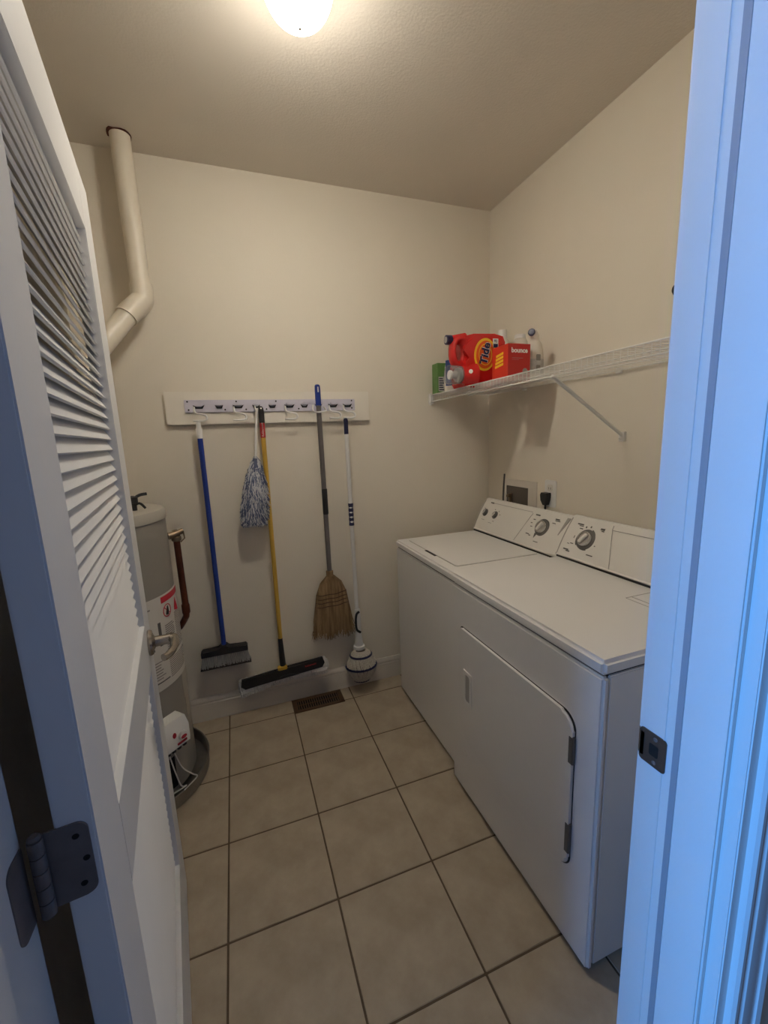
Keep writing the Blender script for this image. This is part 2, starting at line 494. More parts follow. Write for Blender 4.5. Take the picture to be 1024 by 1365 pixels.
# ---------------------------------------------------------------- ceiling light
LC = (0.356, -0.955)
lamp = thing('ceiling_light', 'lit round white glass dome ceiling light', 'light', (LC[0], LC[1], H))
MB().lathe([(.0001, H), (.10, H), (.102, H - .012), (.098, H - .02), (.0001, H - .02)], (*LC, 0), n=40).build('lamp_base', 'white', lamp)
pr = [(.092, H - .0205)]
for k in range(1, 13):
    a = .5 * pi * k / 12
    pr.append((.100 * cos(a) ** .8 if k < 12 else .0005, H - .03 - .105 * sin(a)))
MB().lathe(pr, (*LC, 0), n=40).build('glass_dome', 'glow', lamp, label='glowing glass dome')
MB().lathe([(.0001, H - .152), (.004, H - .151), (.005, H - .146), (.004, H - .134)], (*LC, 0), n=12).build('finial', 'chrome', lamp)

# ---------------------------------------------------------------- vent pipe
pp = thing('vent_pipe', 'cream painted vent pipe with an elbow, dropping from the ceiling in the corner', 'pipe', (-.245, -.105, H))
x, y = -.245, -.105
r = .039
E1 = Vector((-.237, -.115, 2.165)); E2 = Vector((-.285, -.155, 2.075)); E3 = Vector((-.44, -.285, 1.84))
m = MB(); m.tube([(x, y, H + .01), (x + .002, y - .003, 2.5), E1 + Vector((0, 0, .0))], r, 24); m.build('pipe_section', 'pvc', pp)
m = MB(); m.tube(smooth_path([E1 + Vector((0, 0, .035)), E1, E1 + Vector((-.006, -.005, -.035)), E2, E2 + (E3 - E2) * .1], 5), r + .006, 24); m.build('elbow', 'pvc', pp)
m = MB(); m.tube([E2, E3], r, 24); m.build('pipe_section', 'pvc', pp)
m = MB(); m.tube(smooth_path([E3 - (E3 - E2) * .15, E3, E3 + Vector((-.01, -.01, -.06)), E3 + Vector((-.01, -.01, -.11))], 5), r + .006, 24); m.build('elbow', 'pvc', pp)
m = MB(); m.tube([E3 + Vector((-.01, -.01, -.08)), (-.455, -.305, 1.366)], r, 24); m.build('pipe_section', 'pvc', pp)
m = MB()
ring = []
for k in range(20):
    a = 2 * pi * k / 20
    q = .043 + random.uniform(-.002, .004) + (.006 if 8 < k < 14 else 0)
    ring.append((x + q * cos(a), y + q * sin(a)))
m.prism(ring, H - .004, H + .002)
m.build('ceiling_cut', 'rust', pp, label='ragged rusty brown edge round the ceiling hole')

# ---------------------------------------------------------------- water heater and pan
TC = (-.486, -.345); TR = .256
wh = thing('water_heater', 'grey cylindrical gas water heater with warning stickers behind the louvered door', 'water heater', (*TC, .03))
MB().lathe([(.0001, .03), (TR - .01, .03), (TR, .04), (TR, 1.205), (TR - .003, 1.208)], (*TC, 0), n=64).build('tank', 'tank', wh)
MB().lathe([(TR - .003, 1.205), (TR + .004, 1.207), (TR + .005, 1.236), (TR - .002, 1.248), (TR - .03, 1.254), (.10, 1.262), (.0001, 1.262)], (*TC, 0), n=64).build('tank_cap', 'tank_cap', wh)
D = math.radians
def pt(cx, a, r=TR + .002): return (TC[0] + r * cos(D(a)), TC[1] + r * sin(D(a)))
lab = MB().patch(TC, TR + .003, D(-92), D(6), .515, .905, 24).build('warning_label', 'label', wh, label='white safety sticker with red banner')
MB().patch(TC, TR + .0040, D(-31), D(4), .872, .898, 12).build('banner', 'label_red', lab)
m = MB()
def lines(a0, a1, z0, z1, step, hgt):
    z = z1
    while z > z0:
        a_ = a0
        b_ = a1 - random.uniform(0, .18) * (a1 - a0)
        m.patch(TC, TR + .0038, D(a_), D(b_), z - hgt, z, 5)
        z -= step
lines(-30, -16, .64, .775, .0085, .0038)
lines(-13, 3, .64, .80, .0085, .0038)
lines(-30, 3, .545, .625, .0085, .0038)
lines(-62, -36, .565, .64, .012, .004)
lines(-56, -42, .86, .87, .02, .006)
m.build('printed_lines', 'label_text', lab, kind='stuff')
m = MB()
m.patch(TC, TR + .0040, D(-38), D(-35), .70, .80, 3)
m.patch(TC, TR + .0040, D(-60), D(-32), .548, .553, 8)
for k in range(9):
    m.patch(TC, TR + .0040, D(-56 + (k % 3) * 5), D(-54 + (k % 3) * 5), .69 + (k // 3) * .03, .698 + (k // 3) * .03, 2)
m.build('black_print', 'print', lab, kind='stuff')
# prohibition circle and flame on the sticker
def cyl_pt(a, z, r): return Vector((TC[0] + r * cos(D(a)), TC[1] + r * sin(D(a)), z))
m = MB(); m.tube([cyl_pt(-24 + 5.5 * cos(t), .832 + .026 * sin(t), TR + .003) for t in [2 * pi * k / 20 for k in range(21)]], .0022, 5)
m.tube([cyl_pt(-28, .85, TR + .003), cyl_pt(-20, .814, TR + .003)], .0022, 5)
m.build('prohibition_sign', 'label_red', lab)
m = MB(); m.tube([cyl_pt(-25, .815, TR + .0025), cyl_pt(-24, .83, TR + .0025), cyl_pt(-23, .85, TR + .0025)], [.008, .007, .003], 6); m.build('canister_symbol', 'black', lab)
m = MB(); m.tube([cyl_pt(-9, .808, TR + .001), cyl_pt(-8.5, .825, TR + .001), cyl_pt(-7.5, .848, TR + .0015), cyl_pt(-7, .862, TR + .002)], [.012, .011, .005, .001], 6); m.build('flame_symbol', 'label_red', lab)
tp = MB(); tp.patch(TC, TR + .0025, D(-14), D(6), .40, .515, 8); tp.patch(TC, TR + .0025, D(-12), D(-2), .30, .40, 6)
tp.build('peeling_tape', 'tape', wh)
el = MB().patch(TC, TR + .003, D(-122), D(-49), .985, 1.165, 20).build('energy_label', 'label', wh, label='black bordered energy sticker')
MB().patch(TC, TR + .004, D(-118), D(-52), .995, 1.155, 18).build('label_border', 'black', el)
MB().patch(TC, TR + .005, D(-114), D(-55), 1.01, 1.14, 18).build('label_ground', 'tank', el)
# relief valve and discharge pipe on the right flank
px_, py_ = -.210, -.235
m = MB(); m.tube([(-.24, py_ - .02, 1.105), (px_ + .012, py_, 1.112)], .016, 14); m.lathe([(.017, 1.075), (.021, 1.08), (.021, 1.094), (.016, 1.10), (.016, 1.125), (.006, 1.13)], (px_, py_, 0), n=14)
m.tube([(px_, py_, 1.112), (px_ + .028, py_ + .012, 1.118)], .013, 12)
m.tube([(px_ + .03, py_ + .012, 1.118), (px_ + .034, py_ + .0, 1.085), (px_ + .016, py_ - .008, 1.07)], .0035, 6)
m.build('relief_valve', 'brass', wh)
m = MB(); m.tube(smooth_path([(px_, py_, 1.085), (px_ + .001, py_, .9), (px_ + .002, py_, .735), (px_ - .01, py_ + .02, .69), (px_ - .04, py_ + .05, .64)], 5), .0145, 14)
m.lathe([(.0165, .725), (.018, .73), (.018, .765), (.0165, .77)], (px_ + .002, py_, 0), n=14)
m.build('discharge_pipe', 'copper', wh, label='oxidised copper discharge pipe')
# flue fitting and wire on top
m = MB(); m.lathe([(.055, 1.258), (.055, 1.36), (.05, 1.365)], (-.455, -.305, 0), n=24); m.build('flue_collar', 'dark', wh)
m = MB(); m.lathe([(.014, 1.255), (.014, 1.285), (.02, 1.288), (.02, 1.31), (.006, 1.315)], (-.325, -.42, 0), n=12)
m.tube(smooth_path([(-.325, -.42, 1.30), (-.30, -.41, 1.315), (-.275, -.40, 1.318)], 4), .006, 8)
m.tube(smooth_path([(-.33, -.42, 1.27), (-.30, -.43, 1.285), (-.285, -.41, 1.262)], 4), .005, 8)
m.build('pipe_nipple', 'dark', wh, label='black fitting with short wires')
# gas valve box
va = D(-47)
vc = Vector((TC[0] + (TR + .035) * cos(va), TC[1] + (TR + .035) * sin(va), .34))
VF = fr(vc, (-sin(va), cos(va), 0), (0, 0, 1))
m = MB(VF); m.prism([(-.036, -.055), (.040, -.055), (.040, .018), (.018, .055), (-.036, .055)], -.07, .07, fr((0, 0, 0), (0, 0, 1), (0, 1, 0)), .006, 2)
gv = m.build('gas_valve', 'white', wh, label='white gas control box with red dial')
m = MB(VF); m.lathe([(.019, .0365), (.019, .046), (.016, .05)], (.032, -.012, 0), (0, 0, 1), 20); m.build('dial', 'white', gv)
m = MB(VF); m.prism(ellipse(.032, -.016, .013, .008, 16), .050, .0512); m.prism(ellipse(-.002, .006, .008, .012, 12), .040, .0415); m.prism(rrect(.006, -.046, .05, -.036, .003), .040, .0415); m.build('dial_mark', 'label_red', gv)
m = MB(VF)
for k in range(4): m.box((-.03 + k * .025, -.085, -.02), (-.014 + k * .025, -.052, .02), .003, 1)
m.build('gas_fitting', 'dark', gv)
m = MB(VF)
m.tube(smooth_path([(-.02, -.06, .01), (-.015, -.15, .03), (.0, -.23, .035), (.03, -.262, .02), (-.02, -.27, .0)], 6), .0028, 8)
m.tube(smooth_path([(.0, -.06, .01), (.02, -.16, .025), (.06, -.225, .03), (.075, -.25, .035), (.02, -.275, .02)], 6), .0026, 8)
m.build('gas_tube', 'white', gv)
MB().patch(TC, TR + .003, D(-75), D(-40), .06, .20, 8).build('burner_door', 'void', wh)
dp = MB()
ro = .300
PC = (-.474, -.345)
dp.lathe([(.0001, .002), (ro - .004, .002), (ro - .002, .004), (ro, .058), (ro + .004, .062), (ro + .001, .065), (ro - .004, .062), (ro - .006, .008), (.0001, .007)], (*PC, 0), n=64)
tag(dp.build('drain_pan', 'pan'), 'shallow round galvanised drain pan under the water heater', 'pan')

# ---------------------------------------------------------------- hook rail
hr = thing('hook_rail', 'white wall board with a plastic strip of ten broom hooks', 'rack', (.30, 0, 1.69))
MB().box((-.216, -.022, 1.602), (.812, 0, 1.760), .003, 2).build('backing_board', 'board', hr)
MB().box((-.130, -.030, 1.660), (.728, -.020, 1.7205), .002, 2).build('strip', 'rail', hr)
sc_ = MB().lathe([(.0042, 0), (.0037, .002), (.0001, .0025)], (0, 0, 0), (0, -1, 0), 10).mesh('screw'); sc_.materials.append(M['dark'])
for xx, zz in [(q, 1.712) for q in (-.115, .11, .305, .53, .71)] + [(q, 1.673) for q in (-.112, .155, .055, .255, .42, .585, .71)]:
    o = bpy.data.objects.new('screw', sc_); COL.objects.link(o); o.parent = hr; o.location = Vector((xx, -.030, zz)) - hr.location
# ten holders: wide ones carry wire hooks
holders = [(-.065, 1), (.028, 0), (.118, 1), (.205, 2), (.285, 0), (.372, 1), (.450, 0), (.525, 2), (.605, 1), (.685, 1)]
for hx_, k in holders:
    wd = .027 if k == 1 else .020
    m = MB(); m.prism([(-wd, .004), (-wd * .6, -.014), (wd * .6, -.014), (wd, .004), (wd * .7, .0), (wd * .35, -.006), (-wd * .35, -.006), (-wd * .7, .0)], 0, .004, WALLF(hx_, -.030, 1.692))
    m.build('grip', 'black', hr)
    m = MB(); m.box((hx_ - wd * .62, -.044, 1.690), (hx_ + wd * .62, -.030, 1.704), .003, 2); m.build('grip_cap', 'rail', hr)
    if k == 1:
        p = [(hx_ - .022, -.033, 1.688), (hx_ - .022, -.036, 1.668), (hx_ - .014, -.044, 1.656), (hx_ + .012, -.054, 1.651), (hx_ + .030, -.060, 1.642), (hx_ + .031, -.062, 1.626), (hx_ + .014, -.063, 1.619), (hx_ - .030, -.063, 1.620)]
        m = MB(); m.tube(smooth_path(p, 5), .0050, 8); m.build('hook', 'white', hr)
    elif k == 2 and hx_ < .4:
        m = MB(); m.tube(smooth_path([(hx_ - .008, -.033, 1.69), (hx_ - .006, -.05, 1.672), (hx_, -.058, 1.664), (hx_ + .003, -.056, 1.676)], 5), .004, 8); m.build('hook', 'white', hr)
    elif k == 2:
        m = MB(); m.tube(smooth_path([(hx_ - .03, -.034, 1.69), (hx_ - .034, -.05, 1.665), (hx_ - .026, -.078, 1.651), (hx_ + .018, -.082, 1.653), (hx_ + .032, -.068, 1.661), (hx_ + .026, -.040, 1.680)], 5), .0042, 8); m.build('hook', 'white', hr)

# ---------------------------------------------------------------- push broom with blue handle
YT = -.058
t = thing('push_broom', 'push broom with a blue handle and grey bristles hanging at the left end', 'broom', (-.07, YT, .36))
MB().tube([(-.074, YT, 1.545), (-.072, YT, .43)], .0125, 14).build('handle', 'blue', t)
MB().lathe([(.0135, 1.535), (.0145, 1.54), (.0145, 1.58), (.011, 1.585), (.0105, 1.612), (.005, 1.62)], (-.074, YT, 0), n=14).build('handle_tip', 'white', t, label='white plastic tip')
m = MB(); m.prism([(-.187, .402), (-.187, .425), (-.178, .434), (-.10, .431), (-.085, .452), (-.058, .452), (-.045, .432), (.040, .434), (.047, .425), (.047, .402)], -.025, .025, WALLF(0, YT, 0), .004, 2); m.build('broom_head', 'dark', t)
m = MB()
for k in range(26):
    for q in (-1, -.33, .33, 1):
        x0 = -.180 + k * .2205 / 25
        fl_ = (k - 12.5) / 12.5 * .010
        for e in range(2):
            jx = random.uniform(-.004, .004)
            m.tube([(x0, YT + q * .017, .403), (x0 + fl_ + jx, YT + q * .022 + random.uniform(-.003, .003), .338 + random.uniform(0, .006))], [.0022, .0026], 5)
m.build('bristles', 'bristle', t, kind='stuff')
m = MB()
m.prism([(-.198, .331), (.058, .331), (.056, .342), (-.196, .342)], -.024, .024, WALLF(0, YT, 0))
m.build('bristle_tips', 'bristle_tip', t, kind='stuff')

# ---------------------------------------------------------------- feather duster
t = thing('feather_duster', 'blue and white microfibre duster with a thin white handle', 'duster', (.15, -.07, 1.08))
MB().tube(smooth_path([(.205, -.058, 1.665), (.1985, -.058, 1.62), (.187, -.060, 1.52), (.178, -.066, 1.43), (.172, -.07, 1.38)], 4), .0065, 10).build('handle', 'white', t)
pa, pb = Vector((.176, -.068, 1.425)), Vector((.138, -.080, 1.10))
def duster(n, seed, mname, name):
    rr = random.Random(seed); m = MB()
    for k in range(n):
        u = rr.random() ** .9
        c = pa.lerp(pb, u)
        R_ = (.016 + .036 * math.sin(min(u * 2.8, 1.5))) * (1 if u < .85 else .86)
        a = rr.uniform(0, 2 * pi)
        d = Vector((cos(a), .62 * sin(a), 0))
        b0 = c + d * R_ * .35 + Vector((0, 0, .012))
        L = rr.uniform(.045, .06)
        b1 = c + d * R_ * 1.0 + Vector((rr.uniform(-.01, .01), 0, -.012))
        b2 = c + d * (R_ * 1.22) + Vector((rr.uniform(-.014, .014), rr.uniform(-.006, .006), -L))
        b2.y = min(b2.y, -.014); b1.y = min(b1.y, -.014)
        if b2.z < 1.075: b2.z = 1.075 + rr.random() * .02
        m.tube([b0, b1, b2], [.003, .0032, .002], 4)
    m.build(name, mname, t, kind='stuff')
duster(1100, 3, 'fibre_white', 'white_strands')
duster(1000, 4, 'fibre_blue', 'blue_strands')
m = MB(); m.tube([pa, pa.lerp(pb, .3), pa.lerp(pb, .6), pa.lerp(pb, .93)], [.012, .026, .034, .030], 10); m.build('duster_core', 'fibre_blue', t)

# ---------------------------------------------------------------- dust mop with yellow handle
t = thing('dust_mop', 'wide black dust mop with a yellow handle below the middle of the rail', 'mop', (.22, YT, .16))
xm = .2205
MB().tube([(xm + .0035, YT, 1.53), (xm + .001, YT, .42)], .0118, 14).build('handle', 'yellow', t)
MB().tube([(xm + .004, YT, 1.608), (xm + .0035, YT, 1.528)], .0128, 14).build('handle_label', 'red', t, label='red sticker band on the handle')
text('handle_lettering', 'Rubbermaid', .014, fr((xm + .0035, YT - .0131, 1.568), (0, 0, 1), (-1, 0, 0)), 'text_white', t, .0005)
m = MB(); m.lathe([(.0132, 1.602), (.014, 1.606), (.014, 1.66), (.012, 1.677), (.006, 1.685)], (xm + .004, YT, 0), n=14); m.build('handle_grip', 'black', t)
m = MB(); m.lathe([(.0001, 0), (.004, .001), (.004, .002)], (xm + .004, YT - .0105, 1.674), (0, -1, .3), 10); m.build('hang_hole', 'white', t)
m = MB(); m.tube([(xm, YT - .002, .425), (xm + .001, YT - .004, .33), (xm + .003, YT - .008, .262)], [.0125, .0150, .0165], 14); m.build('handle_socket', 'black', t)
tl_ = .079
MF = Matrix.Translation((.225, YT - .004, .222)) @ Matrix.Rotation(-tl_, 4, 'Y') @ fr((0, 0, 0), (1, 0, 0), (0, 0, 1))
m = MB(MF)
m.prism([(-.235, -.012), (-.215, -.032), (-.06, -.030), (-.02, -.014), (.03, -.012), (.085, -.030), (.215, -.030), (.232, -.006), (.225, .028), (.03, .024), (.01, .03), (-.03, .03), (-.05, .022), (-.226, .026)], -.004, .022, I4, .005, 2)
m.build('mop_frame', 'black', t)
m = MB(MF); m.prism([(-.058, -.028), (-.02, -.010), (.03, -.008), (.083, -.028)], -.004, .0245, I4, .002, 1); m.build('frame_arch', 'dark', t)
m = MB(MF); m.box((-.030, .022, -.004), (.022, .044, .026), .004, 2); m.build('swivel_collar', 'yellow', t)
text('frame_lettering', 'Rubbermaid', .013, MF @ Matrix.Translation((.150, .006, .0222)), 'red', t, .0006, .0004)
m = MB(MF)
rr = random.Random(5)
top = [(-.242 + k * .484 / 48, .014 + rr.uniform(-.003, .003)) for k in range(49)]
bot = [(.245 - k * .494 / 60, -.066 + .012 * abs((.245 - k * .494 / 60)) / .245 * -.4 + .012 * math.cos((.245 - k * .494 / 60) * 11) + rr.uniform(-.004, .004)) for k in range(61)]
m.prism(top + bot, -.026, .006, I4, .005, 2)
m.build('mop_pad', 'fringe', t, kind='stuff')
m = MB(MF)
for k in range(150):
    u = rr.uniform(-.238, .243)
    zb = -.060 + .010 * math.cos(u * 11)
    m.tube([(u, zb + .03, -.002), (u + rr.uniform(-.006, .006), zb + .014, .016), (u + rr.uniform(-.008, .008), zb - rr.uniform(.002, .010), .010)], [.004, .0046, .0034], 5)
for k in range(24):
    q = rr.uniform(-.05, .010)
    m.tube([(.232, q, -.002), (.245, q - .003, .004), (.252 + rr.uniform(-.003, .004), q - .012, -.002)], [.004, .004, .003], 5)
    m.tube([(-.232, q, -.002), (-.242, q - .003, .004), (-.247 - rr.uniform(-.003, .004), q - .012, -.002)], [.004, .004, .003], 5)
m.build('fringe_strands', 'fringe', t, kind='stuff')

# ---------------------------------------------------------------- corn broom
xb = .523
t = thing('corn_broom', 'straw corn broom with a grey handle and blue grip', 'broom', (xb, -.06, .36))
MB().tube([(xb - .003, YT, 1.69), (xb + .0, YT, .765)], .0132, 14).build('handle', 'grey_tube', t)
m = MB(); m.tube([(xb - .003, YT, 1.685), (xb - .003, YT, 1.77), (xb - .003, YT, 1.786), (xb - .003, YT, 1.792)], [.0148, .0150, .0140, .009], 14); m.build('handle_grip', 'blue', t, label='blue hanging grip')
m = MB(); m.prism(rrect(-.003, -.014, .003, .014, .0028), .0, .0165, WALLF(xb - .003, YT, 1.766)); m.build('hang_hole', 'white', t)
m = MB(); m.lathe([(.0142, 1.10), (.0152, 1.104), (.0152, 1.238), (.0142, 1.242)], (xb, YT, 0), n=14); m.build('foam_grip', 'black', t)
m = MB(); m.lathe([(.017, .735), (.0205, .737), (.0205, .772), (.0165, .775)], (xb, YT, 0), n=14); m.build('neck_wrap', 'straw', t)
prof = [(.745, .020), (.73, .032), (.705, .060), (.68, .074), (.64, .084), (.60, .090), (.55, .097), (.48, .108), (.40, .122)]
def halfw(z):
    for (z0, w0), (z1, w1) in zip(prof, prof[1:]):
        if z >= z1: return w0 + (w1 - w0) * (z0 - z) / (z0 - z1)
    return prof[-1][1]
rr = random.Random(9)
m = MB()
rs = []
for z, w_ in prof[:-1] + [(.42, .112)]:
    rs.append([(xb + .003 + w_ * .93 * cos(a), YT + (.020 + .004 * (z < .7)) * sin(a), z) for a in [2 * pi * k / 24 for k in range(24)]])
m.rings(rs); m.build('broom_core', 'straw', t)
m = MB()
for k in range(760):
    q = rr.uniform(-1, 1); side = rr.choice((-1, -1, 1))
    yq = side * math.sqrt(max(0, 1 - q * q)) * rr.uniform(.85, 1.12)
    ze = rr.uniform(.372, .425) + .012 * math.sin(q * 7)
    pts = []
    zs = [.745, .705, .64, .56, .48, ze]
    j1, j2 = rr.uniform(-.002, .002), rr.uniform(-.014, .014)
    for i, z in enumerate(zs):
        dep = [.019, .022, .024, .024, .026, .028][i]
        pts.append((xb + .003 + q * halfw(max(z, .40)) + (j2 if i == 5 else j1 * i), YT + yq * dep, z))
    m.tube(pts, [.0022, .0022, .0021, .002, .0018, .0011], 4, cap=False)
m.build('straw_bristles', 'straw', t, kind='stuff')
for z in (.642, .618, .596, .572):
    m = MB(); w_ = halfw(z)
    m.tube([(xb + .003 + (w_ + .002) * cos(a), YT + .0275 * sin(a), z + .002 * sin(6 * a) + .004 * cos(a)) for a in [2 * pi * k / 40 for k in range(41)]], .0026, 6)
    m.build('stitching', 'thread', t)

# ---------------------------------------------------------------- twist mop
xt = .668
t = thing('twist_mop', 'white twist mop with a round striped yarn head at the right end', 'mop', (xt, -.08, .08))
MB().tube([(xt - .004, YT, 1.54), (xt + .002, YT - .004, .50)], .0115, 14).build('handle', 'white', t)
m = MB(); m.lathe([(.0105, 1.53), (.0125, 1.533), (.0125, 1.605), (.009, 1.618), (.004, 1.624)], (xt - .004, YT, 0), n=14); m.build('handle_tip', 'navy', t)
m = MB()
m.lathe([(.011, 1.02), (.0148, 1.022)] + [(.0148 - .0022 * (k % 2), 1.03 + k * .0135) for k in range(9)] + [(.0148, 1.148), (.011, 1.15)], (xt - .001, YT, 0), n=14)
m.build('foam_grip', 'navy', t)
m = MB(); m.lathe([(.0125, .80), (.0125, .835)], (xt, YT - .002, 0), n=14); m.build('coupling', 'white', t)
m = MB(); m.lathe([(.012, .52), (.0165, .515), (.0175, .48), (.017, .38), (.021, .33), (.026, .292), (.033, .288), (.034, .272), (.028, .266)], (xt + .004, YT - .006, 0), n=18); m.build('wringer_sleeve', 'white', t)
m = MB(); m.tube(smooth_path([(xt + .010, YT - .024, .508), (xt - .008, YT - .026, .492), (xt - .014, YT - .028, .45), (xt - .010, YT - .027, .40), (xt + .012, YT - .026, .378)], 5), .007, 8); m.build('ratchet_clip', 'black', t)
hc = Vector((xt + .004, -.092, 0))
mp = [(.268, .030), (.258, .048), (.24, .060), (.215, .074), (.19, .082), (.16, .084), (.13, .074), (.105, .058), (.09, .044), (.08, .02)]
m = MB(); m.lathe([(w_ * .86, z) for z, w_ in mp], hc, n=24, sy=.82); m.build('mop_core', 'yarn_shade', t)
m = MB()
rr = random.Random(2)
N = 44
for k in range(N):
    a0 = 2 * pi * k / N
    pts = []
    for i, (z, w_) in enumerate(mp):
        a = a0 + i * .055 + rr.uniform(-.02, .02)
        w2 = w_ * (.97 + .05 * (k % 2))
        pts.append((hc.x + w2 * cos(a), hc.y + w2 * .82 * sin(a), z))
    m.tube(smooth_path(pts, 2), .0056, 6)
m.build('yarn_strands', 'yarn', t, kind='stuff')
for z, w_ in ((.243, .063), (.176, .090), (.088, .046)):
    m = MB(); m.tube([(hc.x + w_ * cos(a), hc.y + w_ * .82 * sin(a), z) for a in [2 * pi * k / 40 for k in range(41)]], .0066, 8); m.build('yarn_band', 'navy', t)

# ---------------------------------------------------------------- floor register
rg = thing('floor_register', 'brown slotted metal floor register against the baseboard', 'vent', (.403, -.085, 0))
rx0, rx1, ry0, ry1 = .257, .549, -.147, -.022
m = MB()
m.box((rx0, ry0, 0), (rx1, ry0 + .022, .006), .0015, 1); m.box((rx0, ry1 - .022, 0), (rx1, ry1, .006), .0015, 1)
m.box((rx0, ry0, 0), (rx0 + .026, ry1, .006), .0015, 1); m.box((rx1 - .026, ry0, 0), (rx1, ry1, .006), .0015, 1)
m.build('register_frame', 'register', rg)
MB().box((rx0 + .02, ry0 + .018, .0002), (rx1 - .02, ry1 - .018, .001)).build('register_opening', 'void', rg)
sm_ = MB().box((-.0022, -.042, .0012), (.0022, .042, .0052)).mesh('slat'); sm_.materials.append(M['register'])
for k in range(18):
    o = bpy.data.objects.new('slat', sm_); COL.objects.link(o); o.parent = rg
    o.location = (rx0 + .034 + k * (rx1 - rx0 - .068) / 17 - .403, (ry0 + ry1) / 2 + .085, 0)
MB().box((rx0 + .02, -.0865, .001), (rx1 - .02, -.0825, .0056)).build('cross_bar', 'register', rg)

# ---------------------------------------------------------------- washing machine
wm = thing('washing_machine', 'white top-loading washing machine in the far corner beside the dryer', 'washer', (1.23, -.506, 0))
WX, W0, W1, WT = .894, -.860, -.152, .931
MB().box((WX + .004, W0 + .004, .014), (1.56, W1 - .004, .887), .006, 2).build('cabinet', 'enamel', wm)
MB().box((WX + .012, W0 + .01, .884), (1.555, W1 - .01, .894)).build('seam', 'seam', wm)
MB().box((WX, W0, .8925), (1.562, W1, WT), .009, 3).build('top_panel', 'enamel', wm)
ld = MB(); ld.prism(rrect(.952, -.744, 1.395, -.205, .012), WT - .002, WT + .0006); ld.build('lid_gap', 'console_grey', wm)
ld = MB(); ld.prism(rrect(.9555, -.7405, 1.392, -.2085, .011), WT - .002, WT + .0035, I4, .002, 2); lid = ld.build('lid', 'enamel', wm)
MB().box((.942, -.550, WT + .0), (.956, -.436, WT + .0012)).build('lid_notch', 'seam', lid)
for yy in (-.80, -.21):
    for xx in (.93, 1.52):
        MB().lathe([(.018, .0), (.018, .012), (.008, .016)], (xx, yy, 0), n=12).build('foot', 'black', wm)
def console(root, y0, y1, b, tp, zt, far_grey):
    """sloped control panel; returns a frame on its face: x towards the doorway, y up the slope"""
    dx, dz = tp[0] - b[0], tp[1] - b[1]; L = math.hypot(dx, dz)
    nx, nz = -dz / L, dx / L
    prof = [(b[0] + .012, zt + .0005), (b[0] - .004, zt + .012), (b[0] - .004, b[1] + .004)]
    for k in range(9):
        s_ = .05 + .9 * k / 8
        q = .006 * math.sin(pi * s_)
        prof.append((b[0] + dx * s_ + nx * q, b[1] + dz * s_ + nz * q))
    prof += [(tp[0] + .004, tp[1] + .003), (tp[0] + .016, tp[1] + .004), (tp[0] + .052, tp[1] - .010), (tp[0] + .058, tp[1] - .05), (tp[0] + .058, zt + .0005)]
    m = MB(); m.rings([[(x_, y_, z_) for x_, z_ in prof] for y_ in (y0, y1)])
    co = m.build('console', 'console', root, ang=28)
    m = MB(); m.box((b[0] - .001, y0 + .004, zt + .0002), (b[0] + .03, y1 - .004, zt + .0075)); m.build('console_shadow_gap', 'seam', co)
    fp = prof[2:12]
    for y_ in (y0, y1 - .004):
        m = MB()
        m.rings([[(x_ + nx * .0012, yy, z_ + nz * .0012) for x_, z_ in fp] + [(x_ - nx * .003, yy, z_ - nz * .003) for x_, z_ in fp[::-1]] for yy in (y_, y_ + .004)])
        m.build('console_edge', 'console_grey', co)
    F = Matrix((Vector((0, -1, 0)), Vector((dx / L, 0, dz / L)), Vector((nx, 0, nz)))).transposed().to_4x4()
    F.translation = Vector((b[0] + nx * .0058, 0, b[1] + nz * .0058))
    return co, F
def dial(co, F, u, v, R_, grip=True):
    X = F @ Matrix.Translation((u, v, 0))
    m = MB(X); m.lathe([(R_ * 1.42, -.006), (R_ * 1.42, .0012), (R_ * 1.36, .0018), (.0001, .0018)], (0, 0, 0), (0, 0, 1), 32); d = m.build('dial_ring', 'dial', co)
    m = MB(X); m.lathe([(R_ * 1.02, .001), (R_ * 1.0, .014), (R_ * .93, .017), (R_ * .84, .017), (R_ * .80, .0135), (.0001, .013)], (0, 0, 0), (0, 0, 1), 32); k = m.build('dial_knob', 'chrome', d)
    m = MB(X @ Matrix.Rotation(-.5, 4, 'Z')); m.box((-R_ * .24, -R_ * .74, .012), (R_ * .24, R_ * .74, .025), R_ * .1, 2); m.build('dial_grip', 'console', d)
    return X
cw, F = console(wm, W0, W1, (1.405, .940), (1.500, 1.117), WT, None)
FW = F
X = dial(cw, FW, .693, .116, .031)
# pointer tail of the washer dial
m = MB(X); m.prism([(-.030, -.036), (-.012, -.036), (-.026, -.062)], .0002, .0018); m.build('dial_pointer', 'dial', cw)
for u in (.206, .303):
    m = MB(FW @ Matrix.Translation((u, .114, 0))); m.lathe([(.023, -.006), (.023, .001), (.0175, .0016), (.017, .009), (.013, .011), (.0001, .011)], (0, 0, 0), (0, 0, 1), 24); d = m.build('selector_knob', 'dial', cw)
    m = MB(FW @ Matrix.Translation((u, .114, 0)) @ Matrix.Rotation(-.5, 4, 'Z')); m.box((-.004, -.013, .009), (.004, .013, .016), .0015, 2); m.build('knob_grip', 'console', d)
def marks(co, F, L):
    m = MB(F)
    for (u, v, w_, h_) in L:
        m.box((u - w_ / 2, v - h_ / 2, -.004), (u + w_ / 2, v + h_ / 2, .0004))
    m.build('printed_marks', 'print', co, kind='stuff')
